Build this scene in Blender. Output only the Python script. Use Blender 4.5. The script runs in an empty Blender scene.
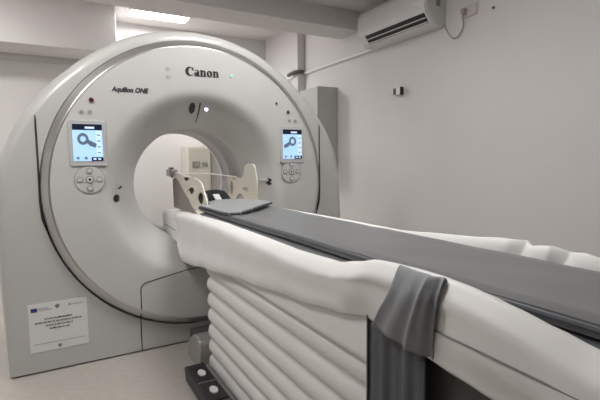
import bpy, bmesh, math, random
from mathutils import Vector, Matrix
random.seed(4)
S = bpy.context.scene
COL = S.collection
PI = math.pi

# ------------------------------------------------------------ materials
def mat(name, col, rough=0.5, metal=0.0, coat=0.0, noise=0.0, nscale=8.0, bump=0.0, bscale=40.0,
        emit=0.0, spec=0.5, stretch=None, trans=0.0):
    m = bpy.data.materials.new(name); m.use_nodes = True
    nt = m.node_tree; b = nt.nodes['Principled BSDF']
    b.inputs['Base Color'].default_value = (*col, 1)
    b.inputs['Roughness'].default_value = rough
    b.inputs['Metallic'].default_value = metal
    b.inputs['Coat Weight'].default_value = coat
    b.inputs['Specular IOR Level'].default_value = spec
    b.inputs['Transmission Weight'].default_value = trans
    if emit:
        b.inputs['Emission Color'].default_value = (*col, 1)
        b.inputs['Emission Strength'].default_value = emit
    tc = nt.nodes.new('ShaderNodeTexCoord'); mp = nt.nodes.new('ShaderNodeMapping')
    nt.links.new(tc.outputs['Object'], mp.inputs['Vector'])
    if stretch: mp.inputs['Scale'].default_value = stretch
    n = nt.nodes.new('ShaderNodeTexNoise'); n.inputs['Scale'].default_value = nscale
    n.inputs['Detail'].default_value = 5
    nt.links.new(mp.outputs['Vector'], n.inputs['Vector'])
    r = nt.nodes.new('ShaderNodeValToRGB')
    k = noise if noise else 0.012
    r.color_ramp.elements[0].position = 0.3; r.color_ramp.elements[1].position = 0.7
    r.color_ramp.elements[0].color = (*[max(0, c*(1-k)) for c in col], 1)
    r.color_ramp.elements[1].color = (*[min(1, c*(1+k)) for c in col], 1)
    nt.links.new(n.outputs['Fac'], r.inputs['Fac'])
    nt.links.new(r.outputs['Color'], b.inputs['Base Color'])
    if bump:
        n2 = nt.nodes.new('ShaderNodeTexNoise'); n2.inputs['Scale'].default_value = bscale
        n2.inputs['Detail'].default_value = 4
        nt.links.new(mp.outputs['Vector'], n2.inputs['Vector'])
        bp = nt.nodes.new('ShaderNodeBump'); bp.inputs['Strength'].default_value = bump
        bp.inputs['Distance'].default_value = 0.01
        nt.links.new(n2.outputs['Fac'], bp.inputs['Height'])
        nt.links.new(bp.outputs['Normal'], b.inputs['Normal'])
    return m

M = dict(
    wall=mat('wall_paint', (.70, .68, .672), .75, bump=.08, bscale=60, noise=.015, nscale=2),
    ceil=mat('ceiling_paint', (.74, .715, .70), .8, bump=.05, bscale=50),
    floor=mat('vinyl_floor', (.42, .39, .355), .42, noise=.10, nscale=22, stretch=(1, 3, 1)),
    shell=mat('gantry_paint', (.53, .527, .51), .30, coat=.25),
    disc=mat('gantry_front_paint', (.585, .58, .566), .33, coat=.2),
    liner=mat('bore_liner_plastic', (.50, .49, .48), .42),
    window=mat('bore_window_plastic', (.33, .33, .33), .35),
    silver=mat('satin_silver_trim', (.60, .595, .585), .33, metal=.95),
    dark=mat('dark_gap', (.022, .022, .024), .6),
    black=mat('black_plastic', (.016, .016, .018), .4),
    ink=mat('black_ink', (.02, .02, .022), .5),
    greyink=mat('grey_ink', (.23, .23, .235), .6),
    lightink=mat('pale_grey_ink', (.42, .42, .42), .6),
    bezel=mat('bezel_plastic', (.52, .52, .52), .35),
    keyp=mat('key_plastic', (.60, .60, .60), .4),
    white=mat('white_plastic', (.78, .775, .76), .38),
    paper=mat('paper', (.74, .745, .74), .6),
    flag=mat('flag_blue', (.03, .04, .16), .6),
    screen=mat('screen_glow', (.32, .50, .72), .3, emit=.55),
    screenlo=mat('screen_pale_glow', (.46, .60, .76), .3, emit=.5),
    screend=mat('screen_dark', (.015, .02, .05), .25),
    screenm=mat('screen_figure', (.16, .24, .34), .3),
    led=mat('white_lamp', (.75, .75, 1.0), .3, emit=2.0),
    green=mat('green_lamp', (.25, .75, .62), .3, emit=.5),
    red=mat('red_lamp', (.10, .012, .012), .3),
    vinyl=mat('white_vinyl', (.86, .845, .83), .45, noise=.02, nscale=5, bump=.10, bscale=14),
    bellow=mat('bellows_vinyl', (.76, .745, .72), .50, noise=.02, nscale=4),
    pad=mat('grey_pad_vinyl', (.19, .192, .195), .33, spec=.6, noise=.05, nscale=6, bump=.12, bscale=7),
    padlt=mat('pale_grey_pad_vinyl', (.34, .35, .36), .38, noise=.04, nscale=9),
    padedge=mat('pad_edge_binding', (.09, .10, .115), .5),
    matt=mat('lower_mattress_vinyl', (.20, .21, .225), .45, noise=.05, nscale=8),
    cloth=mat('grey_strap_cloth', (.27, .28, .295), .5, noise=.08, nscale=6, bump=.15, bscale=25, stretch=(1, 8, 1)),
    cloth_shade=mat('shaded_strap_cloth', (.10, .105, .112), .6, noise=.08, nscale=6, bump=.15, bscale=25, stretch=(1, 8, 1)),  # same strap cloth, with the lower flap's shade put into the colour
    foam=mat('black_foam', (.012, .012, .014), .85),
    cream=mat('cream_plastic', (.76, .72, .62), .45),
    frame=mat('couch_frame_metal', (.10, .095, .09), .5),
    plate=mat('base_plate_metal', (.40, .39, .375), .35, metal=.4),
    cab=mat('cabinet_metal', (.47, .47, .46), .45),
    beige=mat('beige_cabinet', (.66, .63, .55), .5),
    ac=mat('ac_plastic', (.74, .73, .71), .35),
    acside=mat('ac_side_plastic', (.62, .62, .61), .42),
    trunk=mat('trunking_plastic', (.62, .60, .585), .5),
    photo=mat('photo_print', (.30, .29, .26), .5, noise=.6, nscale=30),
    liner2=mat('dark_beige_plastic', (.30, .275, .235), .55),
    pinkish=mat('socket_plastic', (.62, .55, .53), .5),
    cable=mat('grey_cable', (.36, .34, .34), .5),
    diff=mat('lamp_diffuser', (1.0, .985, .96), .5, emit=9.0),
)

# ------------------------------------------------------------ helpers
def obj(name, bm, m, parent=None, smooth=True, bevel=0, subs=0, angle=40):
    me = bpy.data.meshes.new(name)
    bmesh.ops.recalc_face_normals(bm, faces=bm.faces[:])
    bm.to_mesh(me); bm.free()
    ms = m if isinstance(m, (list, tuple)) else [m]
    for k in ms: me.materials.append(k)
    o = bpy.data.objects.new(name, me); COL.objects.link(o)
    if bevel:
        b = o.modifiers.new('bevel', 'BEVEL'); b.width = bevel; b.segments = 3; b.limit_method = 'ANGLE'
        b.angle_limit = math.radians(35)
    if subs:
        s = o.modifiers.new('subd', 'SUBSURF'); s.levels = subs; s.render_levels = subs
    if smooth:
        for p in me.polygons: p.use_smooth = True
        try:
            me.set_sharp_from_angle(angle=math.radians(angle))
        except Exception: pass
    if parent:
        o.parent = parent
        if parent.parent is None: o.location = -parent.location
        else: o.location = (0, 0, 0)
    return o
def tag(o, label, cat, group=None, kind=None):
    o['label'] = label; o['category'] = cat
    if group: o['group'] = group
    if kind: o['kind'] = kind
    return o
def thing(name, label, cat, loc, group=None):
    o = bpy.data.objects.new(name, None); COL.objects.link(o)
    o.empty_display_size = .1
    o.location = loc
    return tag(o, label, cat, group)
def struct(name, bm, m, **k):
    o = obj(name, bm, m, **k); o['kind'] = 'structure'; return o
def lab(o, s): o['label'] = s; return o

def add_box(bm, lo, hi, mi=0):
    x0, y0, z0 = lo; x1, y1, z1 = hi
    v = [bm.verts.new(c) for c in ((x0,y0,z0),(x1,y0,z0),(x1,y1,z0),(x0,y1,z0),(x0,y0,z1),(x1,y0,z1),(x1,y1,z1),(x0,y1,z1))]
    for f in ((0,3,2,1),(4,5,6,7),(0,1,5,4),(1,2,6,5),(2,3,7,6),(3,0,4,7)):
        fc = bm.faces.new([v[i] for i in f]); fc.material_index = mi
    return v
def box(lo, hi):
    bm = bmesh.new(); add_box(bm, lo, hi); return bm
def add_prism(bm, pts, axis, a, b, mi=0):
    """pts 2D polygon; axis 'y': (x,z); 'x': (y,z); 'z': (x,y); extruded a->b"""
    def P(p, t):
        return {'y': (p[0], t, p[1]), 'x': (t, p[0], p[1]), 'z': (p[0], p[1], t)}[axis]
    A = [bm.verts.new(P(p, a)) for p in pts]; B = [bm.verts.new(P(p, b)) for p in pts]
    n = len(pts)
    for f in (A, B[::-1]):
        bm.faces.new(f).material_index = mi
    for i in range(n):
        bm.faces.new((A[i], B[i], B[(i+1) % n], A[(i+1) % n])).material_index = mi
def prism(pts, axis, a, b):
    bm = bmesh.new(); add_prism(bm, pts, axis, a, b); return bm
def rrect(cx, cz, w, h, r, n=5):
    out = []
    for (sx, sz, a0) in ((1,1,0),(-1,1,90),(-1,-1,180),(1,-1,270)):
        for i in range(n+1):
            a = math.radians(a0 + 90*i/n)
            out.append((cx + sx*(w/2-r) + r*math.cos(a), cz + sz*(h/2-r) + r*math.sin(a)))
    return out
def ell(cx, cz, rx, rz, n=24, tilt=0):
    o = []
    for i in range(n):
        a = 2*PI*i/n; x, z = rx*math.cos(a), rz*math.sin(a)
        o.append((cx + x*math.cos(tilt) - z*math.sin(tilt), cz + x*math.sin(tilt) + z*math.cos(tilt)))
    return o
def catmull(pts, n=8):
    pts = [Vector(p) for p in pts]; out = []
    for i in range(len(pts)-1):
        p0 = pts[i-1] if i else pts[0]*2-pts[1]
        p1, p2 = pts[i], pts[i+1]
        p3 = pts[i+2] if i+2 < len(pts) else p2*2-p1
        for k in range(n):
            t = k/n
            out.append(.5*((2*p1) + (p2-p0)*t + (2*p0-5*p1+4*p2-p3)*t*t + (3*p1-p0-3*p2+p3)*t**3))
    out.append(pts[-1]); return out
def add_tube(bm, path, r, n=8, flat=None, mi=0):
    path = [Vector(p) for p in path]; rings = []
    up = Vector((0, 1, 0))
    for i, p in enumerate(path):
        d = (path[min(i+1, len(path)-1)] - path[max(i-1, 0)]).normalized()
        a = d.cross(up)
        if a.length < 1e-3: a = d.cross(Vector((1, 0, 0)))
        a.normalize(); b = d.cross(a).normalized()
        fy = flat if flat else 1
        rings.append([bm.verts.new(p + a*r*math.cos(2*PI*k/n) + b*r*fy*math.sin(2*PI*k/n)) for k in range(n)])
    for i in range(len(rings)-1):
        for k in range(n):
            bm.faces.new((rings[i][k], rings[i][(k+1)%n], rings[i+1][(k+1)%n], rings[i+1][k])).material_index = mi
    bm.faces.new(rings[0]).material_index = mi; bm.faces.new(rings[-1][::-1]).material_index = mi
def tube(path, r, n=8, flat=None):
    bm = bmesh.new(); add_tube(bm, path, r, n, flat); return bm
ZC = 1.064
def revolve(prof, n=160, closed=False):
    """prof: (r, y); around the y axis through (0, ., ZC)"""
    bm = bmesh.new(); rings = []
    for r, y in prof:
        rings.append([bm.verts.new((r*math.cos(2*PI*k/n), y, ZC + r*math.sin(2*PI*k/n))) for k in range(n)])
    m = len(rings)
    for i in range(m if closed else m-1):
        for k in range(n):
            bm.faces.new((rings[i][k], rings[i][(k+1)%n], rings[(i+1)%m][(k+1)%n], rings[(i+1)%m][k]))
    return bm
def text_bm(s, size, shear=0, offset=0, sx=1):
    cu = bpy.data.curves.new('t', 'FONT'); cu.body = s; cu.size = size; cu.shear = shear
    cu.align_x = 'CENTER'; cu.align_y = 'CENTER'; cu.offset = offset; cu.extrude = .0006
    cu.resolution_u = 3
    o = bpy.data.objects.new('t', cu); COL.objects.link(o)
    dg = bpy.context.evaluated_depsgraph_get(); dg.update()
    me = bpy.data.meshes.new_from_object(o.evaluated_get(dg))
    bm = bmesh.new(); bm.from_mesh(me)
    bpy.data.objects.remove(o); bpy.data.meshes.remove(me)
    for v in bm.verts: v.co.x *= sx
    return bm
def on_front(bm, x, y, z, tilt=0):
    # text plane XY -> XZ facing -y
    c, s = math.cos(tilt), math.sin(tilt)
    for v in bm.verts:
        a, b, d = v.co
        v.co = Vector((x + a*c - b*s, y - d, z + a*s + b*c))
    return bm

# ============================================================ ROOM
XW, YB, XL, YF = 2.2, 3.6, -3.4, -7.0
ZR, ZF = 3.10, 2.845           # rear / front ceiling heights
struct('floor', box((XL, YF, -.1), (XW, YB, 0)), M['floor'], smooth=False)
struct('wall_right', box((XW, YF, 0), (XW+.15, YB, ZR)), M['wall'], smooth=False)
struct('wall_back', box((XL-.15, YB, 0), (XW+.15, YB+.15, ZR)), M['wall'], smooth=False)
struct('wall_left', box((XL-.15, YF, 0), (XL, YB, ZR)), M['wall'], smooth=False)
struct('wall_front', box((XL-.15, YF-.15, 0), (XW+.15, YF, ZR)), M['wall'], smooth=False)
bm = bmesh.new()
add_box(bm, (XL-.15, YF-.15, ZF), (XW+.15, 1.145, ZF+.35))
add_box(bm, (XL-.15, 1.145, ZR), (XW+.15, YB+.15, ZR+.1))
struct('ceiling', bm, M['ceil'], smooth=False)
struct('trim_1', box((XL, 1.145, 2.64), (XW, 1.53, ZR)), M['ceil'], smooth=False)['label'] = 'deep ceiling beam across the room behind the scanner'
struct('trim_2', box((XL, 2.98, 2.545), (-.092, YB, ZR)), M['wall'], bevel=.006)['label'] = 'boxed soffit along the top of the back wall left of the lamp'
struct('trim_3', prism([(3.6, 2.475), (3.575, 2.48), (3.56, 2.50), (3.56, 2.545), (3.6, 2.545)], 'x', XL, -.095), M['trunk'], bevel=.004)['label'] = 'narrow strip standing in for the corner shadow under the soffit'  # added strip stands in for a corner shadow on the wall
struct('baseboard_right', box((XW-.012, YF, 0), (XW, YB, .09)), M['trunk'], smooth=False)
# vertical trunking column on the right wall
struct('trim_4', box((2.09, 2.37, 0), (2.2, 2.52, ZR)), M['wall'], bevel=.006)['label'] = 'vertical pipe casing in the far right corner'

# ceiling lamp at the back (visible) and unseen lamps left and front
def ceiling_lamp(x0, y0, x1, y1, z, power, label):
    t = thing('ceiling_lamp', label, 'ceiling light', ((x0+x1)/2, (y0+y1)/2, z), 'ceiling lamps')
    bm = bmesh.new()
    h = .045
    for lo, hi in (((x0, y0, z-h), (x1, y0+.012, z)), ((x0, y1-.012, z-h), (x1, y1, z)),
                   ((x0, y0+.012, z-h), (x0+.012, y1-.012, z)), ((x1-.012, y0+.012, z-h), (x1, y1-.012, z)),
                   ((x0+.012, y0+.012, z-.012), (x1-.012, y1-.012, z))):
        add_box(bm, lo, hi)
    obj('lamp_frame', bm, M['white'], t, smooth=False)
    obj('diffuser', box((x0+.012, y0+.012, z-h+.004), (x1-.012, y1-.012, z-h+.010)), M['diff'], t, smooth=False)
    L = bpy.data.lights.new('lamp_glow', 'AREA'); L.shape = 'RECTANGLE'; L.size = x1-x0-.03; L.size_y = y1-y0-.03
    L.energy = power; L.color = (1.0, .985, .975)
    lo = bpy.data.objects.new('lamp_glow', L); COL.objects.link(lo)
    lo.parent = t; lo.location = (0, 0, -h-.006)
    return t
ceiling_lamp(.065, 2.86, .80, 3.15, ZR, 17, 'bright rectangular ceiling lamp above the back of the scanner')
ceiling_lamp(-2.5, 1.75, -1.7, 2.07, ZR, 16, 'unseen rectangular ceiling lamp added above the left back corner')  # out of view, added to brighten the left back wall
ceiling_lamp(.0, -1.25, .6, -.65, ZF, 8.5, 'square ceiling lamp above the couch in front of the scanner')
ceiling_lamp(-1.8, -1.25, -1.2, -.65, ZF, 8.8, 'unseen square ceiling lamp added in front of the left half of the scanner')  # out of view, added to brighten the left side of the couch

# ============================================================ CT GANTRY
G = thing('ct_scanner', 'large white ring shaped CT scanner gantry with silver trim and two lit screens', 'medical scanner', (0, .45, 0))
half = [(0,2.085),(.2,2.066),(.43,1.996),(.64,1.875),(.80,1.745),(.945,1.585),(1.055,1.42),(1.125,1.25),(1.158,1.05),(1.168,.8),(1.162,.4),(1.15,0)]
hc = catmull([(x, 0, z) for x, z in half], 12)
hp = [(v.x, v.z) for v in hc]
hang = [math.atan2(z-ZC, x) for x, z in hp]              # decreasing from pi/2
acorner = hang[-1]
def outline_at(a):
    """a in [-pi/2, pi/2] on the right half -> point, inward normal factor"""
    if a < acorner - 1e-6:
        x = ZC / math.tan(-a) if abs(a+PI/2) > 1e-9 else 0
        return (x, 0.0), (x/1.15, 0)
    for i in range(len(hang)-1):
        if hang[i] >= a >= hang[i+1] - 1e-9:
            t = (hang[i]-a)/max(1e-9, hang[i]-hang[i+1]); t = min(1, max(0, t))
            x = hp[i][0]*(1-t)+hp[i+1][0]*t; z = hp[i][1]*(1-t)+hp[i+1][1]*t
            dx, dz = hp[i+1][0]-hp[i][0], hp[i+1][1]-hp[i][1]; l = math.hypot(dx, dz)
            n = (-dz/l, dx/l)
            if n[0] < 0: n = (-n[0], -n[1])
            if z < .02: n = (1, 0)
            return (x, z), n
    return (hp[0]), (0, 1)
angs = [PI/2 - (PI/2-acorner)*i/100 for i in range(101)] + [acorner - (acorner+PI/2)*i/26 for i in range(1, 27)]
samples = []                                             # full loop: angle, point, normal
for a in angs:
    samples.append((a, *outline_at(a)))
for a in reversed(angs[1:-1]):
    (x, z), n = outline_at(a)
    samples.append((PI - a, (-x, z), (-n[0], n[1])))
def sstep(t): t = max(0, min(1, t)); return t*t*(3-2*t)
levels = [(1.0, 0.0), (.80, .0015), (.52, .012), (.26, .035), (.08, .075), (0, .13), (0, .70), (.25, .84), (1.0, .93), (1.2, .95)]
bm = bmesh.new(); rings = []
r0 = []
for a, p, n in samples:
    low = sstep((1.15 - (ZC+.93*math.sin(a)))/.3)
    rr = .9355 + .008*low
    r0.append(bm.verts.new((rr*math.cos(a), .03, ZC + rr*math.sin(a))))
rings.append(r0)
r1 = []
for a, p, n in samples:
    low = sstep((1.15 - (ZC+.93*math.sin(a)))/.3)
    rr = .9375 + .009*low
    r1.append(bm.verts.new((rr*math.cos(a), 0, ZC + rr*math.sin(a))))
rings.append(r1)
for f, y in levels:
    rg = []
    for a, (x, z), n in samples:
        ins = f*(.018 + .047*sstep(z/1.0) + .012*sstep((z-1.3)/.7))
        rg.append(bm.verts.new((x - n[0]*ins, y, max(.010, z - n[1]*ins))))
    rings.append(rg)
rb = [bm.verts.new((.55*math.cos(a), .95, ZC + .55*math.sin(a))) for a, p, n in samples]
rings.append(rb)
N = len(samples)
for i in range(len(rings)-1):
    for k in range(N):
        bm.faces.new((rings[i][k], rings[i][(k+1)%N], rings[i+1][(k+1)%N], rings[i+1][k]))
SX = .937
for s in (-1, 1):
    bmesh.ops.bisect_plane(bm, geom=bm.verts[:]+bm.edges[:]+bm.faces[:], plane_co=(s*SX, 0, 0), plane_no=(1, 0, 0))
bm2 = bm.copy()
def is_top(f):
    c = f.calc_center_median(); return abs(c.x) < SX and c.z > ZC and (c.y < .945 or True)
bmesh.ops.delete(bm, geom=[f for f in bm.faces if is_top(f)], context='FACES')
bmesh.ops.delete(bm2, geom=[f for f in bm2.faces if not is_top(f)], context='FACES')
obj('base_cover', bm, M['shell'], G, angle=60)
obj('top_cover', bm2, M['shell'], G, angle=60)
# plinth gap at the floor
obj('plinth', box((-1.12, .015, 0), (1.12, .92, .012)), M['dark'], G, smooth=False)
# dark seams between side covers and top cover
for s in (-1, 1):
    path = [(s*SX, .002, 1.02), (s*SX, .000, 1.2), (s*SX, .0, 1.40), (s*SX, .0015, 1.47), (s*SX, .012, 1.515), (s*SX, .035, 1.552), (s*SX, .075, 1.578)]
    obj('cover_seam', tube(catmull(path, 4), .0052, 6), M['dark'], G)
# wedge shaped dark gap where the seam meets the ring
for s in (-1, 1):
    pts = [(s*(SX-.004), 1.20), (s*(SX+.006), 1.20), (s*(SX+.008), 1.0), (s*(SX+.002), .905), (s*.918, .83), (s*.923, .90), (s*.936, 1.0)]
    obj('seam_gap', prism(pts, 'y', -.001, .01), M['dark'], G, smooth=False)
# backing behind the ring gap
obj('ring_backing', revolve([(.90, .028), (.97, .028), (.97, .034), (.90, .034)], closed=True), M['dark'], G)
# silver bevelled ring
obj('ring_trim', revolve([(.935, .028), (.935, .002), (.932, -.004), (.925, -.010), (.900, -.040), (.894, -.0445), (.889, -.0455), (.884, -.0440), (.884, .02)], n=200), M['silver'], G, angle=50)
# front disc with flared bore mouth
fl = [(.884, -.040), (.8835, -.0455), (.879, -.047), (.80, -.048), (.70, -.047), (.635, -.045), (.605, -.041), (.580, -.031), (.552, -.010), (.522, .025), (.490, .072), (.458, .125), (.428, .180), (.404, .228), (.392, .262)]
flc = [(v.x, v.y) for v in catmull([(r, y, 0) for r, y in fl], 4)]
def front_y(r):
    best = min(flc, key=lambda q: abs(q[0]-r)); return best[1]
obj('front_panel', revolve(flc, n=200), M['disc'], G, angle=70)
obj('bore_liner', revolve([(.392, .262), (.390, .27), (.390, .40), (.3885, .402), (.3885, .50), (.390, .502), (.390, .66)], n=160), M['liner'], G, angle=40)
obj('scan_window', revolve([(.3875, .405), (.3875, .495)], n=160), M['window'], G)
obj('rear_mouth', revolve([(.390, .66), (.381, .664), (.379, .675), (.381, .69), (.390, .70), (.395, .715), (.42, .78), (.47, .87), (.54, .94), (.56, .952)], n=160), M['white'], G)  # white lip colour stands in for light on the rim from behind

# lower access panel outline (thin groove following the surfaces)
def surf_y(x, z):
    r = math.hypot(x, z-ZC)
    if r > .9345: return 0.0
    if r > .885:
        t = (r-.889)/(.925-.889); return -.0455 + .036*max(0, min(1, t))
    return front_y(r)
pts = []
for z in (.012, .08, .15, .20, .234, .25, .262, .275, .30, .36, .41): pts.append((-.425, z))
pts += [(-.422, .435), (-.410, .452), (-.392, .462)]
for i in range(1, 9): pts.append((-.392 + .392*i/8, .462 + .048*math.sin(PI/2*i/8)))
full = pts + [(-x, z) for x, z in reversed(pts[:-1])]
path = []
for x, z in full:
    path.append((x, surf_y(x, z)-.0002, z))
obj('access_panel_seam', tube(path, .0032, 6), M['dark'], G)
obj('panel_screw', prism(ell(-.375, .155, .008, .008, 16), 'y', -.002, .01), M['bezel'], G)

# ---- displays
YD = -.048
def display(cx, cz, flip):
    bz = prism(rrect(cx, cz, .196, .262, .012), 'y', YD-.006, YD+.01)
    d = obj('display', bz, M['bezel'], G, bevel=.002)
    w, h = .156, .212; x0, z0 = cx-w/2, cz-h/2+.004
    bm = bmesh.new(); add_box(bm, (x0, YD-.008, z0), (x0+w, YD-.004, z0+h))
    obj('screen', bm, M['screen'], d, smooth=False)
    y = YD-.0085
    def piece(name, lo, hi, m): return obj(name, box(lo, hi), M[m], d, smooth=False)
    piece('header_bar', (x0, y, z0+h-.034), (x0+w, y+.002, z0+h), 'screend')
    piece('footer_bar', (x0+w*.60, y, z0), (x0+w, y+.002, z0+.022), 'screend')
    piece('side_column', (x0+w*.78, y-.0003, z0+.03), (x0+w*.97, y+.002, z0+h-.04), 'screenlo')
    piece('header_text', (x0+w*.42, y-.001, z0+h-.026), (x0+w*.74, y, z0+h-.014), 'screenlo')
    piece('footer_icon', (x0+w*.66, y-.001, z0+.006), (x0+w*.76, y, z0+.016), 'screenlo')
    piece('footer_icon', (x0+w*.82, y-.001, z0+.006), (x0+w*.92, y, z0+.016), 'screenlo')
    gx, gz = x0 + w*(.34 if not flip else .50), z0+h*.60
    bm = bmesh.new()
    o_ = ell(gx, gz, .030, .034, 24); i_ = ell(gx, gz, .015, .017, 24)
    A = [bm.verts.new((p[0], y-.0008, p[1])) for p in o_]; B = [bm.verts.new((p[0], y-.0008, p[1])) for p in i_]
    for k in range(24): bm.faces.new((A[k], A[(k+1)%24], B[(k+1)%24], B[k]))
    obj('ring_picture', bm, M['screenm'], d, smooth=False)
    s = 1 if not flip else -1
    bm = bmesh.new()
    add_prism(bm, [(gx+s*.010, gz-.012), (gx+s*.022, gz+.0), (gx+s*.072, gz-.028), (gx+s*.066, gz-.050), (gx+s*.035, gz-.040)], 'y', y-.001, y)
    obj('couch_picture', bm, M['screenm'], d, smooth=False)
    for k in range(4): piece('column_mark', (x0+w*.82, y-.0012, z0+.045+.034*k), (x0+w*.93, y-.0004, z0+.051+.034*k), 'screenm')
    for k in range(2): piece('screen_icon', (x0+w*(.10+.27*k), y-.001, z0+.010), (x0+w*(.10+.27*k)+.014, y, z0+.024), 'screenm')
display(-.680, 1.335, False); display(.672, 1.335, True)

# ---- round key pads under the displays
def keypad(cx, cz):
    bm = bmesh.new()
    A = ell(cx, cz, .082, .082, 48); B = ell(cx, cz, .079, .079, 48)
    va = [bm.verts.new((p[0], YD-.0029, p[1])) for p in A]; vb = [bm.verts.new((p[0], YD-.0029, p[1])) for p in B]
    for k in range(48): bm.faces.new((va[k], va[(k+1)%48], vb[(k+1)%48], vb[k]))
    kp = obj('key_pad', prism(ell(cx, cz, .0795, .0795, 48), 'y', YD-.0025, YD+.004), M['disc'], G)
    obj('key_pad_ring', bm, M['greyink'], kp)
    for i, (dx, dz, r) in enumerate(((0, .052, .0165), (.052, 0, .0165), (0, -.052, .0165), (-.052, 0, .0165), (0, 0, .023))):
        b = obj('key', prism(ell(cx+dx, cz+dz, r, r, 20), 'y', YD-.006, YD), M['greyink'], kp)
        c = obj('key_cap', prism(rrect(cx+dx, cz+dz, r*1.5, r*1.5, r*.6), 'y', YD-.008, YD-.004), M['keyp'], kp)
        if i == 4: obj('key_symbol', prism(ell(cx, cz, .007, .007, 12), 'y', YD-.009, YD-.007), M['ink'], kp)
keypad(-.680, 1.125); keypad(.662, 1.140)

# ---- lamps and small symbols
def lamp(x, z, r, m, name='indicator_lamp'):
    y = surf_y(x, z)
    o = obj(name, prism(ell(x, z, r, r, 20), 'y', y-.004, y+.02), M['bezel'], G)
    obj('lens', prism(ell(x, z, r*.75, r*.75, 20), 'y', y-.008, y-.002), M[m], o)
    return o
lab(lamp(-.650, 1.585, .017, 'red'), 'dark red round lamp upper left'); lab(lamp(.640, 1.570, .015, 'red'), 'dark red round lamp upper right')
lamp(.548, 1.628, .009, 'red'); lab(lamp(.214, 1.792, .010, 'green'), 'small green lamp')
lab(lamp(.060, 1.571, .015, 'led'), 'glowing white lamp above the bore')
def mark(name, pts, m='greyink', y=None):
    cx = sum(p[0] for p in pts)/len(pts); cz = sum(p[1] for p in pts)/len(pts)
    yy = surf_y(cx, cz) if y is None else y
    return obj(name, prism(pts, 'y', yy-.003, yy+.012), M[m], G)
for x, z in ((-.705, 1.514), (-.660, 1.516), (.652, 1.508), (.700, 1.508)):
    o = mark('status_symbol', ell(x, z, .014, .014, 16), 'lightink')
    obj('symbol_core', prism(ell(x, z, .006, .006, 10), 'y', YD-.004, YD-.002), M['greyink'], o)
for z, k in ((1.801, 0), (1.752, 1)):
    o = mark('warning_symbol', ell(-.204, z, .013, .013, 16) if not k else rrect(-.204, z, .026, .02, .003), 'lightink')
    obj('symbol_core', prism(ell(-.204, z, .007, .006, 10), 'y', YD-.004, YD-.002), M['bezel'], o)
# camera window, slit and tiny marks above the bore
yy = lambda z: surf_y(0, z)
obj('laser_slit', tube([(.010, yy(1.605)-.001, 1.605), (.014, yy(1.580)-.001, 1.580), (.018, yy(1.555)-.001, 1.555), (.023, yy(1.525)-.001, 1.525), (.028, yy(1.495)-.001, 1.495)], .0052, 6), M['black'], G)
for z in (1.525, 1.485):
    yv = yy(z)
    bm = bmesh.new(); add_box(bm, (-.066, yv-.003, z), (-.034, yv+.004, z+.005))
    obj('window_caption', bm, M['greyink'], G, smooth=False)
# hand hole on the left of the mouth and dark pocket on the right
def pocket(name, x, z, rx, rz, tilt, m):
    r = math.hypot(x, z-ZC); y = front_y(r)
    bm = bmesh.new(); ring = []; N_ = 20
    ctr = bm.verts.new((x, front_y(r)-.004, z))
    for p in ell(x, z, rx, rz, N_, tilt):
        rr = math.hypot(p[0], p[1]-ZC); ring.append(bm.verts.new((p[0], front_y(rr)-.0035, p[1])))
    for k in range(N_): bm.faces.new((ctr, ring[k], ring[(k+1)%N_]))
    return obj(name, bm, M[m], G)
pocket('camera_window', -.036, 1.575, .021, .033, .38, 'black')
pocket('microphone_hole', -.533, 1.002, .021, .024, 0, 'black')
pocket('laser_port', -.512, 1.077, .030, .013, .45, 'bezel')
pocket('laser_port', -.505, 1.066, .016, .006, .45, 'dark')
pocket('laser_port', .516, 1.068, .017, .026, .15, 'black')
pocket('laser_port', .488, 1.078, .026, .016, .2, 'keyp')
# cap screws on top
for x, z in ((-.512, 1.928), (.58, 1.885)):
    obj('lifting_cap', prism(ell(x, z, .020, .012, 18), 'y', .045, .11), M['shell'], G, bevel=.004)

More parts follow.
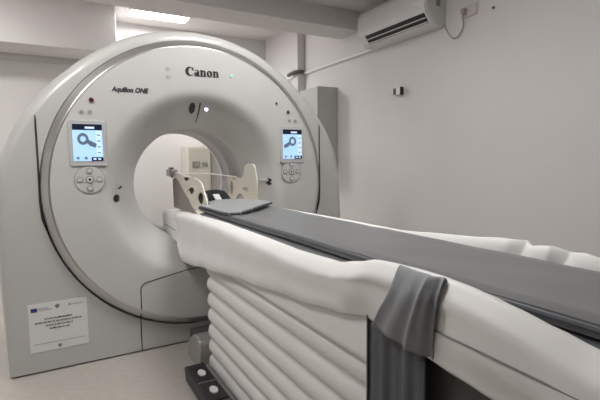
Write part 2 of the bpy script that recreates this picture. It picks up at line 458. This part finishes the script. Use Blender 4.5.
# ---- maker's name, drawn letter by letter
def canon_word():
    bm = bmesh.new()
    Y0, Y1 = YD-.0025, YD+.004
    def poly(p): add_prism(bm, p, 'y', Y0, Y1)
    def ringp(cx, cz, rx, rz, ix, iz, a0=0, a1=360, tilt=0, n=30):
        o_, i_ = [], []
        for k in range(n+1):
            a = math.radians(a0+(a1-a0)*k/n)
            o_.append((cx+rx*math.cos(a), cz+rz*math.sin(a)))
            x, z = ix*math.cos(a), iz*math.sin(a)
            i_.append((cx+x*math.cos(tilt)-z*math.sin(tilt), cz+x*math.sin(tilt)+z*math.cos(tilt)))
        for k in range(n): poly([o_[k], o_[k+1], i_[k+1], i_[k]])
    # C
    def Cglyph(x):
        cx, cz = x+.60, .52
        n = 36
        for k in range(n):
            a, b = math.radians(42+276*k/n), math.radians(42+276*(k+1)/n)
            def po(t): return (cx+.60*math.cos(t), cz+.56*math.sin(t))
            def pi(t): return (cx+.17+.36*math.cos(t), cz+.45*math.sin(t))
            poly([po(a), po(b), pi(b), pi(a)])
        poly([(x+.96, .66), (x+1.10, .62), (x+1.10, 1.06), (x+1.02, 1.00), (x+.90, .90)])
        return x+1.2
    def stem(x, w=.28, z0=0, z1=.74):
        poly([(x, z0), (x+w, z0), (x+w, z1), (x, z1)])
        poly([(x-.05, z0), (x+w+.05, z0), (x+w+.05, z0+.07), (x-.05, z0+.07)])
    def nglyph(x):
        stem(x+.05); poly([(x-.06, .74), (x+.29, .80), (x+.29, .66), (x-.06, .64)])
        stem(x+.50, .28, 0, .50)
        prev = None; P = []
        for k in range(13):
            a = math.radians(180-180*k/12)
            P.append(((x+.50+.26*math.cos(a), .50+.28*math.sin(a)), (x+.44+.12*math.cos(a), .50+.12*math.sin(a))))
        for k in range(12): poly([P[k][0], P[k+1][0], P[k+1][1], P[k][1]])
        return x+.92
    def oglyph(x):
        ringp(x+.40, .38, .40, .41, .11, .29, tilt=.25); return x+.90
    def aglyph(x):
        stem(x+.42, .28, 0, .55); poly([(x+.42, 0), (x+.78, 0), (x+.78, .08), (x+.42, .10)])
        P = []
        for k in range(13):
            a = math.radians(165-165*k/12)
            P.append(((x+.38+.29*math.cos(a), .54+.24*math.sin(a)), (x+.34+.13*math.cos(a), .54+.16*math.sin(a))))
        for k in range(12): poly([P[k][0], P[k+1][0], P[k+1][1], P[k][1]])
        ringp(x+.26, .22, .26, .23, .06, .12); poly([(x+.2, .36), (x+.50, .42), (x+.50, .34), (x+.3, .32)])
        return x+.84
    x = 0; x = Cglyph(x); x = aglyph(x); x = nglyph(x); x = oglyph(x); x = nglyph(x)
    sc = .225/x
    for v in bm.verts: v.co = Vector((-.095 + v.co.x*sc, v.co.y, 1.772 + v.co.z*sc*1.08))
    return bm
obj('maker_name', canon_word(), M['ink'], G, smooth=False)
obj('model_name', on_front(text_bm('Aquilion ONE', .041, shear=.28, offset=.0016, sx=.86), -.435, YD-.0005, 1.655), M['ink'], G, smooth=False)

# ---- notice sheet on the base
lx0, lx1, lz0, lz1 = -1.035, -.730, .128, .415
ns = obj('notice_sheet', box((lx0, -.0022, lz0), (lx1, .002, lz1)), M['paper'], G, smooth=False)
ns['label'] = 'white printed notice sheet with logos'
LW = lx1-lx0; LH = lz1-lz0
def nb(bm, u0, v0, u1, v1): add_box(bm, (lx0+u0*LW, -.0032, lz0+v0*LH), (lx0+u1*LW, -.001, lz0+v1*LH))
bm = bmesh.new(); nb(bm, .045, .835, .15, .915); obj('flag_logo', bm, M['flag'], ns, smooth=False)
for (u0, v0, u1) in ((.165, .89, .33), (.165, .855, .39), (.74, .895, .93)):
    bm = bmesh.new(); nb(bm, u0, v0, u1, v0+.018); obj('logo_caption', bm, M['lightink'], ns, smooth=False)
bm = bmesh.new(); nb(bm, .67, .88, .725, .93); obj('square_logo', bm, M['lightink'], ns, smooth=False)
obj('round_logo', prism(ell(lx0+.485*LW, lz0+.905*LH, .012, .013, 14), 'y', -.0034, -.001), M['greyink'], ns, smooth=False)
obj('crest_logo', prism([(lx0+.455*LW, lz0+.105*LH), (lx0+.53*LW, lz0+.105*LH), (lx0+.525*LW, lz0+.06*LH), (lx0+.492*LW, lz0+.03*LH), (lx0+.46*LW, lz0+.06*LH)], 'y', -.0034, -.001), M['greyink'], ns, smooth=False)
bm = bmesh.new()
rr = random.Random(7)
for v, u0, u1 in ((.655, .26, .74), (.585, .10, .90), (.515, .28, .74), (.445, .34, .68)):
    u = u0
    while u < u1:
        w = rr.uniform(.02, .075); e = min(u1, u+w)
        # each word: a run of narrow letter strokes
        t = u
        while t < e-.004:
            hgt = rr.choice((.026, .026, .036)); nb(bm, t, v, t+.0075, v+hgt); t += .0115
        u = e + .012
obj('printed_text', bm, M['ink'], ns, smooth=False)
bm = bmesh.new(); nb(bm, .06, .165, .94, .172); obj('printed_rule', bm, M['greyink'], ns, smooth=False)

# ============================================================ COUCH
CX = .09
K = thing('patient_couch', 'white patient couch with ribbed bellows base running out of the scanner', 'patient table', (CX, -1.3, 0))
# bellows
def rrloop(x0, x1, y0, y1, r, d, n=6):
    out = []
    for (cx, cy, a0) in ((x1-r, y1-r, 0), (x0+r, y1-r, 90), (x0+r, y0+r, 180), (x1-r, y0+r, 270)):
        for i in range(n+1):
            a = math.radians(a0+90*i/n); out.append((cx+(r+d)*math.cos(a), cy+(r+d)*math.sin(a)))
    return out
bm = bmesh.new(); prev = None
pitch = .0905; z = .045; zs = []
for k in range(8):
    for j in range(8):
        t = j/8; zs.append((.045+pitch*(k+t), -.034*(1-(1-abs(2*((t*.9+.1)**.8)-1)**2.6))))
zs.append((.045+pitch*8, -.03))
for (z, d) in zs:
    lp = [bm.verts.new((x, y, z)) for x, y in rrloop(-.135, .315, -2.04, -.49, .05, d+.012)]
    if prev:
        n = len(lp)
        for i in range(n): bm.faces.new((prev[i], prev[(i+1)%n], lp[(i+1)%n], lp[i]))
    prev = lp
obj('bellows', bm, M['bellow'], K, angle=75)
obj('base_plate', prism(rrloop(-.165, .345, -2.08, -.46, .06, 0), 'z', 0, .045), M['plate'], K, bevel=.008)
# rounded metal nose of the base and dark block next to the scanner
bm = bmesh.new()
prof = [(-.47, 0), (-.47, .15), (-.43, .19), (-.36, .19), (-.27, .14), (-.21, .07), (-.20, 0)]
add_prism(bm, [(v.x, v.y) for v in catmull([(a, b, 0) for a, b in prof], 4)], 'x', -.185, .365)
obj('base_nose', bm, M['plate'], K, bevel=.012)
obj('floor_bracket', box((-.115, -.20, 0), (.30, .012-.02, .095)), M['frame'], K, bevel=.006)
# couch top (white, passes into the bore), rounded tip
bm = bmesh.new()
lv = []
for (y, sc, zt, zb) in ((.64, .70, .805, .735), (.63, .80, .822, .712), (.595, .91, .838, .690), (.52, .97, .856, .676), (.36, 1.0, .866, .668), (.10, 1.0, .884, .663), (-.10, 1.0, .888, .660), (-.5, 1.0, .888, .66), (-2.05, 1.0, .888, .66)):
    hw = .250*sc; zc = (zt+zb)/2; hh = (zt-zb)/2
    loop = []
    for (sx, sz, a0) in ((1,1,0),(-1,1,90),(-1,-1,180),(1,-1,270)):
        r = .034
        for i in range(6):
            a = math.radians(a0+90*i/5)
            loop.append(bm.verts.new((CX+sx*(hw-r)+r*math.cos(a), y, zc+sz*(hh-r)+r*math.sin(a))))
    lv.append(loop)
for i in range(len(lv)-1):
    n = len(lv[i])
    for k in range(n): bm.faces.new((lv[i][k], lv[i][(k+1)%n], lv[i+1][(k+1)%n], lv[i+1][k]))
bm.faces.new(lv[0]); bm.faces.new(lv[-1][::-1])
obj('couch_top', bm, M['vinyl'], K, angle=50)
obj('handle_groove', tube([(CX-.250, .40, .765), (CX-.251, .25, .760), (CX-.251, .10, .755)], .003, 6), M['greyink'], K)
# support frame under the couch
bm = bmesh.new(); add_box(bm, (-.10, -1.96, .60), (.28, -.30, .659)); add_box(bm, (-.125, -3.0, .50), (.305, -2.06, .887))
obj('support_frame', bm, M['frame'], K, bevel=.01)

# lower mattress
def lerp_table(tb, y):
    if y >= tb[0][0]: return tb[0][1]
    for i in range(len(tb)-1):
        if tb[i][0] >= y >= tb[i+1][0]:
            t = (tb[i][0]-y)/(tb[i][0]-tb[i+1][0]); t = t*t*(3-2*t)*.5+t*.5
            return tb[i][1]*(1-t)+tb[i+1][1]*t
    return tb[-1][1]
bm = box((-.137, -3.0, .889), (.325, -.40, .9255))
tag(obj('lower_mattress', bm, M['matt'], bevel=.010), 'thin dark grey lower mattress edge showing between the pad and the white cover', 'mattress')

# main pad, slightly dished
def pad_mesh(x0, x1, y0, y1, zt, thick, dish, ny, nx=16, sag=0.0, wr=0.0, tilt=0.0):
    bm = bmesh.new(); top = []; bot = []
    for j in range(ny+1):
        y = y0+(y1-y0)*j/ny; rt = []; rb_ = []
        for i in range(nx+1):
            u = i/nx; x = x0+(x1-x0)*u; q = 2*u-1
            z = zt + dish*(q*q-1) + tilt*(.5-u) + wr*(math.sin(9*y+3*x)*math.sin(17*x+4*y)+.6*math.sin(23*y-11*x)*math.cos(9*x))
            e = 1-abs(q)
            edge = -.008*max(0, 1-e/.06)**2
            rt.append(bm.verts.new((x, y, z+edge))); rb_.append(bm.verts.new((x, y, z-thick-edge)))
        top.append(rt); bot.append(rb_)
    for j in range(ny):
        for i in range(nx):
            bm.faces.new((top[j][i], top[j][i+1], top[j+1][i+1], top[j+1][i]))
            bm.faces.new((bot[j][i], bot[j+1][i], bot[j+1][i+1], bot[j][i+1]))
        bm.faces.new((top[j][0], top[j+1][0], bot[j+1][0], bot[j][0]))
        bm.faces.new((top[j][nx], bot[j][nx], bot[j+1][nx], top[j+1][nx]))
    for i in range(nx):
        bm.faces.new((top[0][i], bot[0][i], bot[0][i+1], top[0][i+1]))
        bm.faces.new((top[ny][i], top[ny][i+1], bot[ny][i+1], bot[ny][i]))
    return bm
PT = thing('couch_pad', 'long smooth grey vinyl pad lying on the couch', 'pad', (CX, -1.7, .92))
obj('pad_body', pad_mesh(-.125, .305, -3.0, -.36, .957, .040, .012, 90, wr=.0012, tilt=.018), M['pad'], PT, angle=50)
for s, x in ((-1, -.1265), (1, .3065)):
    zz = .957+(.009 if s < 0 else -.009)
    obj('piping', tube([(x, -3.0, zz-.017), (x, -1.6, zz-.017), (x, -.36, zz-.017)], .0065, 8), M['padedge'], PT)

# ---- white protective cover draped over both sides of the couch
yst = [.02, -.03, -.12, -.3, -.5, -.8, -1.1, -1.4, -1.6, -1.8, -1.95, -2.05, -2.15, -2.25, -2.4, -2.55, -2.75, -3.05]
crestz = [(.02, .890), (-.1, .898), (-.3, .910), (-.45, .918), (-.87, .924), (-1.17, .922), (-1.41, .920), (-1.60, .917), (-1.73, .920), (-1.85, .925), (-1.95, .948), (-2.04, .970), (-2.12, .974), (-2.19, .976), (-2.25, .976), (-2.31, .972), (-2.37, .966), (-2.43, .957), (-2.5, .945), (-2.56, .933), (-3.05, .91)]
crestx = [(.02, -.148), (-.3, -.150), (-1.80, -.150), (-2.0, -.168), (-3.05, -.175)]
hemz = [(.02, .655), (-.02, .60), (-.08, .578), (-.32, .602), (-.58, .640), (-1.2, .709), (-1.64, .755), (-1.87, .784), (-2.0, .812), (-2.05, .806), (-2.12, .797), (-2.22, .788), (-2.31, .778), (-2.38, .770), (-3.05, .72)]
hemx = [(.02, -.166), (-.5, -.172), (-3.05, -.172)]
bul = [(.02, .004), (-.3, .012), (-1.2, .024), (-1.7, .026), (-1.95, .022), (-2.06, .012), (-2.15, .010), (-2.25, .016), (-2.6, .028), (-3.05, .03)]
fz = [(.02, .87), (-.5, .925), (-1.2, .931), (-1.54, .931), (-1.63, .936), (-1.71, .944), (-1.80, .950), (-1.89, .956), (-2.0, .968), (-2.07, .973), (-2.10, .958), (-2.137, .966), (-2.18, .972), (-2.215, .955), (-2.25, .966), (-2.3, .958), (-2.6, .945), (-3.05, .92)]
def left_prof(y):
    cz, cx, hz, hx, b = (lerp_table(t, y) for t in (crestz, crestx, hemz, hemx, bul))
    d = cz-hz
    pts = [(-.05, .8885), (-.105, .8885), (cx+.028, .8895), (cx+.014, .897+(cz-.90)*.5), (cx+.007, cz-.004), (cx, cz), (cx-.015, cz-.008), (cx-.032-b*.2, cz-.035),
           (cx-.014-b, cz-d*.35), (cx-.010-b*.9, cz-d*.6), (hx-.008, hz+d*.15), (hx, hz)]
    return pts
def right_prof(y):
    cz = lerp_table(fz, y); k = .5+.5*math.sin(y*31)
    k += 2.2*max(0, 1-abs(y+2.075)/.035) + 2.4*max(0, 1-abs(y+2.19)/.03)
    cr_ = -.030*max(0, 1-abs(y+2.085)/.022) - .034*max(0, 1-abs(y+2.215)/.022) + .012*max(0, 1-abs(y+2.05)/.03) + .012*max(0, 1-abs(y+2.18)/.03)
    return [(.23, .8885), (.31, .8885), (.338, .893), (.340, .91), (.352-cr_, cz-.016), (.366-cr_, cz), (.378-cr_, cz-.010), (.386-cr_, cz-.05), (.392+.01*k, cz-.12), (.395+.008*k, .72), (.39, .66)]
def sheet(prof, name, y_end=-3.05, ys=70, y0=.02, nn=4, off=0.0, thick=.003, wr=.0015, parent=None, m='vinyl', ymap=None, lo=0, hi=None):
    bm = bmesh.new(); rows = []
    for j in range(ys+1):
        y = y0+(y_end-y0)*j/ys
        pr = [(v.x, v.y) for v in catmull([(a, b, 0) for a, b in prof(y)], nn)][lo:hi]
        row = []
        for i, (x, z) in enumerate(pr):
            u = i/(len(pr)-1)
            yy_ = ymap(u, j/ys, y) if ymap else y
            w = wr*u*(math.sin(13*y+5*u)+.7*math.sin(31*y-9*u)+.5*math.sin(57*y+11*u))
            nx = -1 if prof is not right_prof else 1
            row.append(bm.verts.new((x + nx*(w+off), yy_, z + (off*.8 if u < .3 else 0))))
        rows.append(row)
    for j in range(len(rows)-1):
        for i in range(len(rows[0])-1):
            bm.faces.new((rows[j][i], rows[j][i+1], rows[j+1][i+1], rows[j+1][i]))
    return bm
W = thing('couch_cover', 'loose white vinyl cover hanging down both sides of the couch', 'cover', (CX, -1.5, .66))
o = obj('side_drape', sheet(left_prof, 's', ys=120), M['vinyl'], W, angle=80); s_ = o.modifiers.new('t', 'SOLIDIFY'); s_.thickness = .004; s_.offset = 0
o = obj('side_drape', sheet(right_prof, 's', ys=120), M['vinyl'], W, angle=80); s_ = o.modifiers.new('t', 'SOLIDIFY'); s_.thickness = .004; s_.offset = 0
# front return of the drape
# seam on the near part of the cover
sp = []
for i in range(24):
    y = -2.225-.80*i/23
    cz, hz = lerp_table(crestz, y), lerp_table(hemz, y)
    pr = left_prof(y); zz = .868
    best = min(catmull([(a, b, 0) for a, b in pr], 12)[60:], key=lambda v: abs(v.y-zz))
    sp.append((best.x-.0022, y, zz))
obj('seam', tube(sp, .0022, 6), M['greyink'], W)

# ---- grey strap over the side
LE = catmull([(-.150, -2.118, .962), (-.17, -2.123, .972), (-.19, -2.125, .941), (-.20, -2.116, .906), (-.192, -2.075, .856), (-.167, -2.018, .796)], 6)
RE = catmull([(-.150, -2.248, .962), (-.17, -2.255, .972), (-.19, -2.260, .954), (-.20, -2.259, .924), (-.192, -2.243, .862), (-.167, -2.217, .786)], 6)
bm = bmesh.new(); rows = []
for j in range(33):
    t = j/32; row = []
    for i in range(len(LE)):
        u = i/(len(LE)-1); p = LE[i].lerp(RE[i], t)
        fold = .006*math.sin(PI*t) + .012*math.exp(-((t-.80+.12*u)/.06)**2)*math.sin(min(1, u*2.5)*PI/2) - .010*math.exp(-((t-.95)/.05)**2)*min(1, u*3) + .004*math.sin(t*14+u*3)*u
        row.append(bm.verts.new((p.x-.020-fold, p.y-.020, p.z+.006+.005*(1-u))))
    rows.append(row)
for j in range(32):
    for i in range(len(LE)-1): bm.faces.new((rows[j][i], rows[j][i+1], rows[j+1][i+1], rows[j+1][i]))
D = thing('grey_strap', 'wide grey fabric strap hanging over the white cover and down past the bellows', 'strap', (-.18, -2.1, .45))
o = obj('upper_flap', bm, M['cloth'], D, angle=80); s_ = o.modifiers.new('t', 'SOLIDIFY'); s_.thickness = .003; s_.offset = 1
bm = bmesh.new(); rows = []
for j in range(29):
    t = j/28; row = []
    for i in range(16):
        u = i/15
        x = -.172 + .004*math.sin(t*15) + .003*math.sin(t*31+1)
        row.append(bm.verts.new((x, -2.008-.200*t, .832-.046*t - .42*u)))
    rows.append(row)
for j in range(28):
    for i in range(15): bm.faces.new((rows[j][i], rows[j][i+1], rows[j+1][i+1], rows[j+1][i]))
o = obj('lower_flap', bm, M['cloth_shade'], D, angle=80); s_ = o.modifiers.new('t', 'SOLIDIFY'); s_.thickness = .003; s_.offset = 0
for k, yv in enumerate((-2.006, -2.209)):
    zt = .826 if not k else .776
    obj('edge_binding', tube([(-.173, yv, zt), (-.173, yv, .40)], .0035, 6), M['padedge'], D)

# ============================================================ HEAD HOLDER
H = thing('head_holder', 'cream plastic head cradle with oval cut-outs at the scanner end of the couch', 'head holder', (CX, .05, .888))
def plate(outer, holes, xf, th=.008, name='side_plate'):
    """outer in (y,z); flat polygon with holes made by triangulating, bent by xf(y,z)"""
    bm = bmesh.new(); es = []
    def loop(pts):
        vs = [bm.verts.new((0, y, z)) for y, z in pts]
        for i in range(len(vs)): es.append(bm.edges.new((vs[i], vs[(i+1) % len(vs)])))
    loop(outer)
    for h in holes: loop(h)
    bmesh.ops.triangle_fill(bm, edges=es, use_beauty=True)
    bmesh.ops.subdivide_edges(bm, edges=[e for e in bm.edges if e.calc_length() > .08], cuts=1)
    for v in bm.verts: v.co.x = xf(v.co.y, v.co.z)
    g = bmesh.ops.extrude_face_region(bm, geom=bm.faces[:])
    for e in g['geom']:
        if isinstance(e, bmesh.types.BMVert): e.co.x += th
    return bm
def cm2(pts, n=5, close=True):
    q = [(a, b, 0) for a, b in pts]
    if close: q = q+[q[0]]
    return [(v.x, v.y) for v in catmull(q, n)][:-1 if close else None]
Lout = cm2([(.41, 1.145), (.25, 1.150), (.0, 1.130), (-.25, 1.118), (-.36, 1.095), (-.41, 1.04), (-.45, .985), (-.43, .94), (-.22, .922), (-.13, .94), (-.06, .985), (.05, 1.03), (.16, 1.085), (.28, 1.115), (.36, 1.10), (.40, 1.12)])
Lh = [ell(-.02, 1.108, .085, .013, 18, -.06), ell(-.12, 1.035, .085, .022, 18, -.15), ell(-.33, 1.003, .062, .036, 20, -.2)]
obj('side_plate', plate(Lout, Lh, lambda y, z: -.105-.03*(z-.9)), M['cream'], H, smooth=False)
obj('inner_liner', prism([(.395, 1.09), (.385, .887), (-.19, .887), (-.12, .94), (-.04, .985), (.06, 1.03), (.17, 1.085), (.3, 1.115)], 'x', -.096, -.090), M['liner2'], H, smooth=False)
obj('hole_shade_plate', prism([(.08, 1.118), (-.10, 1.125), (-.22, 1.05), (-.39, 1.03), (-.425, .98), (-.40, .955), (-.20, .965), (-.02, 1.04), (.05, 1.09)], 'x', -.094, -.084), M['black'], H, smooth=False)  # added dark plate, stands in for the shade seen through the holes
obj('hole_shade_plate', prism([(.36, 1.09), (.20, 1.093), (.20, 1.075), (.24, 1.06), (.25, .96), (.345, .95), (.355, 1.02)], 'x', .336, .344), M['liner2'], H, smooth=False)  # added brown-grey plate giving the right holes their dim tone
Rout = cm2([(.40, 1.105), (.26, 1.100), (.13, 1.098), (.07, 1.12), (.045, 1.185), (-.04, 1.203), (-.12, 1.190), (-.145, 1.14), (-.17, 1.08), (-.17, .98), (-.165, .915), (-.04, .908), (.04, .915), (.06, .96), (.13, .985), (.20, .96), (.235, .92), (.30, .90), (.36, .895), (.40, .93), (.36, 1.0), (.40, 1.06)])
Rh = [ell(.31, 1.015, .038, .055, 22, .1), ell(.03, 1.022, .055, .016, 18, 0), ell(.26, 1.086, .045, .005, 14, 0)]
obj('side_plate', plate(Rout, Rh, lambda y, z: .326+.03*(z-.9)), M['cream'], H, smooth=False)
obj('cradle_tray', pad_mesh(-.09, .275, -.30, .36, .902, .012, .010, 16), M['cream'], H)
obj('cross_rod', tube([(-.105, .14, 1.140), (.09, .13, 1.136), (.330, .20, 1.104)], .0042, 8), M['white'], H)
bm = bmesh.new(); add_box(bm, (-.13, .32, 1.115), (-.075, .44, 1.165)); add_box(bm, (-.120, .36, 1.165), (-.09, .42, 1.182))
obj('clamp', bm, M['plate'], H, bevel=.006)
# black head cushion
prof = catmull([(.10, .925, 0), (.105, .995, 0), (.07, 1.025, 0), (.0, 1.01, 0), (-.08, .975, 0), (-.14, .93, 0)], 5)
bm = bmesh.new(); rows = []
for i in range(13):
    u = i/12; x = .035+.145*u; q = (2*u-1)**2
    rows.append([bm.verts.new((x, v.x, v.y-.012*q*(1 if v.y > .93 else 0))) for v in prof])
for i in range(12):
    for k in range(len(prof)-1): bm.faces.new((rows[i][k], rows[i][k+1], rows[i+1][k+1], rows[i+1][k]))
HC = obj('head_cushion', bm, M['foam'], angle=60)
s_ = HC.modifiers.new('t', 'SOLIDIFY'); s_.thickness = .018; s_.offset = -1
tag(HC, 'black curved foam headrest inside the cream head holder', 'cushion')
o = obj('care_label', prism([(-.115, .966), (-.055, .997), (-.058, 1.003), (-.118, .972)], 'x', .058, .100), M['paper'], HC, smooth=False)
# grey head pad
HP = thing('head_pad', 'short pale grey pad with a dark rolled edge at the head of the couch', 'pad', (CX, -.28, .905))
ol = [(-.140, -.42), (-.135, -.62), (-.132, -.80), (-.120, -.862), (-.075, -.862), (.0, -.790), (.09, -.690), (.17, -.600), (.255, -.515), (.295, -.47), (.298, -.36), (.20, -.15), (.05, -.15), (-.07, -.28)]
bm = bmesh.new()
add_prism(bm, [(v.x, v.y) for v in catmull([(a, b, 0) for a, b in ol+[ol[0]]], 3)][:-1], 'z', .958, .972)
obj('pad_body', bm, M['padlt'], HP, bevel=.004, angle=50)
edge = [(v.x, v.y) for v in catmull([(a, b, 0) for a, b in ol[:10]], 8)]
for a, b in ((0, 22), (24, 33), (35, 44), (46, 72)):
    seg = edge[a:b]
    obj('rolled_edge', tube([(x-.002, y-.004, .965) for x, y in seg], .0072 if a else .005, 8), M['padedge'], HP)

# ============================================================ FOOT PEDALS
F = thing('foot_pedal', 'black two-button foot switch on the floor beside the bellows base', 'foot switch', (-.25, -.85, 0))
bm = prism([(-.53, 0), (-.50, .07), (-.53, .085), (-1.30, .085), (-1.32, .05), (-1.32, 0)], 'x', -.285, -.178)
obj('pedal_housing', bm, M['black'], F, bevel=.008)
for k, yv in enumerate((-.665, -.865, -1.10)):
    p = obj('pedal_key', box((-.278, yv-.092, .083), (-.186, yv+.092, .092)), M['black'], F, bevel=.004)
    obj('pedal_button', prism(ell(-.232, yv, .020, .036, 20), 'z', .090, .099), M['white'], p, bevel=.002)
for yv in (-.765, -.98):
    obj('pedal_divider', box((-.281, yv-.003, .084), (-.183, yv+.003, .0935)), M['greyink'], F, smooth=False)

# ============================================================ RIGHT WALL THINGS
# electrical cabinet
CB = thing('wall_cabinet', 'plain grey metal cabinet fixed to the right wall beside the scanner', 'cabinet', (2.06, 1.80, 1.14))
obj('cabinet_body', box((1.935, 1.59, 1.14), (2.2, 2.02, 2.09)), M['cab'], CB, bevel=.005)
d = obj('cabinet_door', box((1.918, 1.595, 1.145), (1.934, 2.015, 2.085)), M['cab'], CB, bevel=.004)
obj('door_lock', box((1.908, 1.975, 1.93), (1.92, 1.995, 1.99)), M['black'], d, bevel=.003)
# air conditioner
A = thing('air_conditioner', 'white split air conditioner with dark open louvre high on the right wall', 'air conditioner', (2.08, .40, 2.37))
y0, y1 = -.08, .88
pr = cm2([(2.2, 2.725), (2.06, 2.725), (2.0, 2.71), (1.972, 2.66)], 4, False) + cm2([(1.966, 2.60), (1.966, 2.52), (1.975, 2.475)], 3, False) + [(2.05, 2.385), (2.08, 2.375), (2.2, 2.372)]
obj('housing', prism(pr, 'y', y0+.02, y1), M['ac'], A, bevel=.004)
pr2 = [(x+(.004 if x < 2.19 else 0), z) for x, z in pr]
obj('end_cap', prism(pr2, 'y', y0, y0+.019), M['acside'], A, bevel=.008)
# louvre: dark opening with two vanes
def ac_bar(a, b, yy0, yy1, th):
    ax, az = a; bx, bz = b; nx, nz = -(bz-az), (bx-ax); l = math.hypot(nx, nz); nx, nz = nx/l*th, nz/l*th
    if nx > 0: nx, nz = -nx, -nz
    return prism([(ax, az), (bx, bz), (bx+nx, bz+nz), (ax+nx, az+nz)], 'y', yy0, yy1)
obj('air_outlet', ac_bar((1.980, 2.468), (2.040, 2.394), y0+.04, y1-.11, .004), M['black'], A, smooth=False)
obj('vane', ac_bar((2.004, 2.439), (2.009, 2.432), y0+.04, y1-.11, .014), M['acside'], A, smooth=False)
obj('vane', ac_bar((2.030, 2.406), (2.036, 2.399), y0+.04, y1-.11, .012), M['ac'], A, smooth=False)
obj('label_plate', box((2.08, y0-.002, 2.53), (2.13, y0+.002, 2.60)), M['greyink'], A, smooth=False)
obj('label_plate', box((1.9655, .03, 2.535), (1.968, .07, 2.545)), M['greyink'], A, smooth=False)
# pipe
P = obj('conduit_pipe', tube([(2.186, .80, 2.388), (2.186, 1.6, 2.387), (2.186, 2.36, 2.385)], .019, 10), M['white'])
tag(P, 'thin pale pipe running along the right wall from the air conditioner to the casing', 'pipe')
P = obj('conduit_pipe', tube([(2.186, 2.53, 2.385), (2.186, 3.59, 2.385)], .019, 10), M['white'])
tag(P, 'thin pale pipe on the right wall behind the vertical casing', 'pipe')
P = obj('cable_bundle', tube(catmull([(2.16, 2.345, 2.405), (2.10, 2.345, 2.40), (2.05, 2.37, 2.395), (2.035, 2.47, 2.385), (2.05, 2.56, 2.385)], 5), .024, 10), M['frame'])
tag(P, 'short black taped cable wrap bent around the vertical casing', 'cable')
# thermostat like sensor
T = thing('wall_sensor', 'tiny black and white sensor box alone on the right wall', 'sensor', (2.19, .47, 1.85))
obj('sensor_body', box((2.150, .43, 1.855), (2.2, .53, 1.925)), M['white'], T, bevel=.005)
obj('sensor_face', box((2.147, .495, 1.86), (2.151, .53, 1.92)), M['black'], T, smooth=False)
obj('sensor_side', box((2.149, .4275, 1.85), (2.19, .440, 1.928)), M['black'], T, bevel=.002)
# socket with plug and cable
T = thing('wall_socket', 'small double wall socket with a grey plug beside the air conditioner', 'socket', (2.19, -.33, 2.42))
obj('socket_plate', box((2.188, -.41, 2.385), (2.2, -.255, 2.475)), M['pinkish'], T, bevel=.003)
for yv in (-.37, -.30): obj('socket_well', prism([(a, b) for a, b in ell(yv, 2.43, .024, .024, 18)], 'x', 2.1855, 2.19), M['trunk'], T)
c = obj('power_cable', tube(catmull([(2.185, -.075, 2.40), (2.18, -.11, 2.33), (2.18, -.17, 2.255), (2.18, -.235, 2.25), (2.18, -.285, 2.31), (2.17, -.292, 2.38), (2.16, -.298, 2.428)], 6), .0055, 8), M['cable'])
tag(c, 'thin grey cable looping from the air conditioner to the wall socket', 'cable')
obj('plug', prism(rrect(-.30, 2.43, .035, .045, .01), 'x', 2.15, 2.187), M['cable'], c)
# small wall hook dot
tag(obj('wall_screw', prism(ell(-.562, 2.388, .010, .010, 14), 'x', 2.188, 2.2), M['frame']), 'single small dark screw in the bare right wall above right of the socket', 'screw')

# ============================================================ BEHIND THE BORE
B = thing('beige_cabinet', 'pale beige cabinet seen through the scanner bore', 'cabinet', (1.0, 3.4, 0))
obj('cabinet_body', box((.80, 3.26, 0), (1.135, 3.58, 1.43)), M['beige'], B, bevel=.006)
d = obj('cabinet_door', box((.81, 3.245, .04), (1.125, 3.2595, 1.405)), M['beige'], B, bevel=.004)
obj('photo_strip', box((.865, 3.241, 1.125), (.975, 3.2445, 1.215)), M['photo'], d, smooth=False)
obj('photo_strip', box((1.0, 3.241, 1.135), (1.085, 3.2445, 1.205)), M['photo'], d, smooth=False)
B = thing('side_cabinet', 'darker beige cabinet behind the bore, right of the pale one', 'cabinet', (1.4, 3.5, 0))
obj('cabinet_body', box((1.14, 3.30, 0), (1.75, 3.59, 1.50)), M['liner'], B, bevel=.006)
obj('cabinet_door', box((1.15, 3.288, .04), (1.74, 3.2995, 1.48)), M['liner'], B, bevel=.004)

# ============================================================ CAMERA, WORLD, VIEW
cd = bpy.data.cameras.new('camera'); cam = bpy.data.objects.new('camera', cd); COL.objects.link(cam)
yaw, pitch_, roll = .5149, .0921, -.0115
cy, sy, cp, sp_ = math.cos(yaw), math.sin(yaw), math.cos(pitch_), math.sin(pitch_)
Fv = Vector((sy*cp, cy*cp, -sp_)); Rv = Vector((cy, -sy, 0)); Uv = Rv.cross(Fv)
cr, sr = math.cos(roll), math.sin(roll)
R2 = Rv*cr+Uv*sr; U2 = -Rv*sr+Uv*cr
mw = Matrix(((R2.x, U2.x, -Fv.x, -.8777), (R2.y, U2.y, -Fv.y, -2.8966), (R2.z, U2.z, -Fv.z, 1.2279), (0, 0, 0, 1)))
cam.matrix_world = mw
cd.sensor_width = 36; cd.lens = 439.24/600*36; cd.clip_start = .02
S.camera = cam
w = bpy.data.worlds.new('world'); S.world = w; w.use_nodes = True
w.node_tree.nodes['Background'].inputs['Color'].default_value = (.8, .85, .9, 1)
w.node_tree.nodes['Background'].inputs['Strength'].default_value = .2
S.view_settings.view_transform = 'Standard'; S.view_settings.look = 'None'
S.view_settings.gamma = 1; S.view_settings.use_curve_mapping = False
S.view_settings.exposure = 0.80
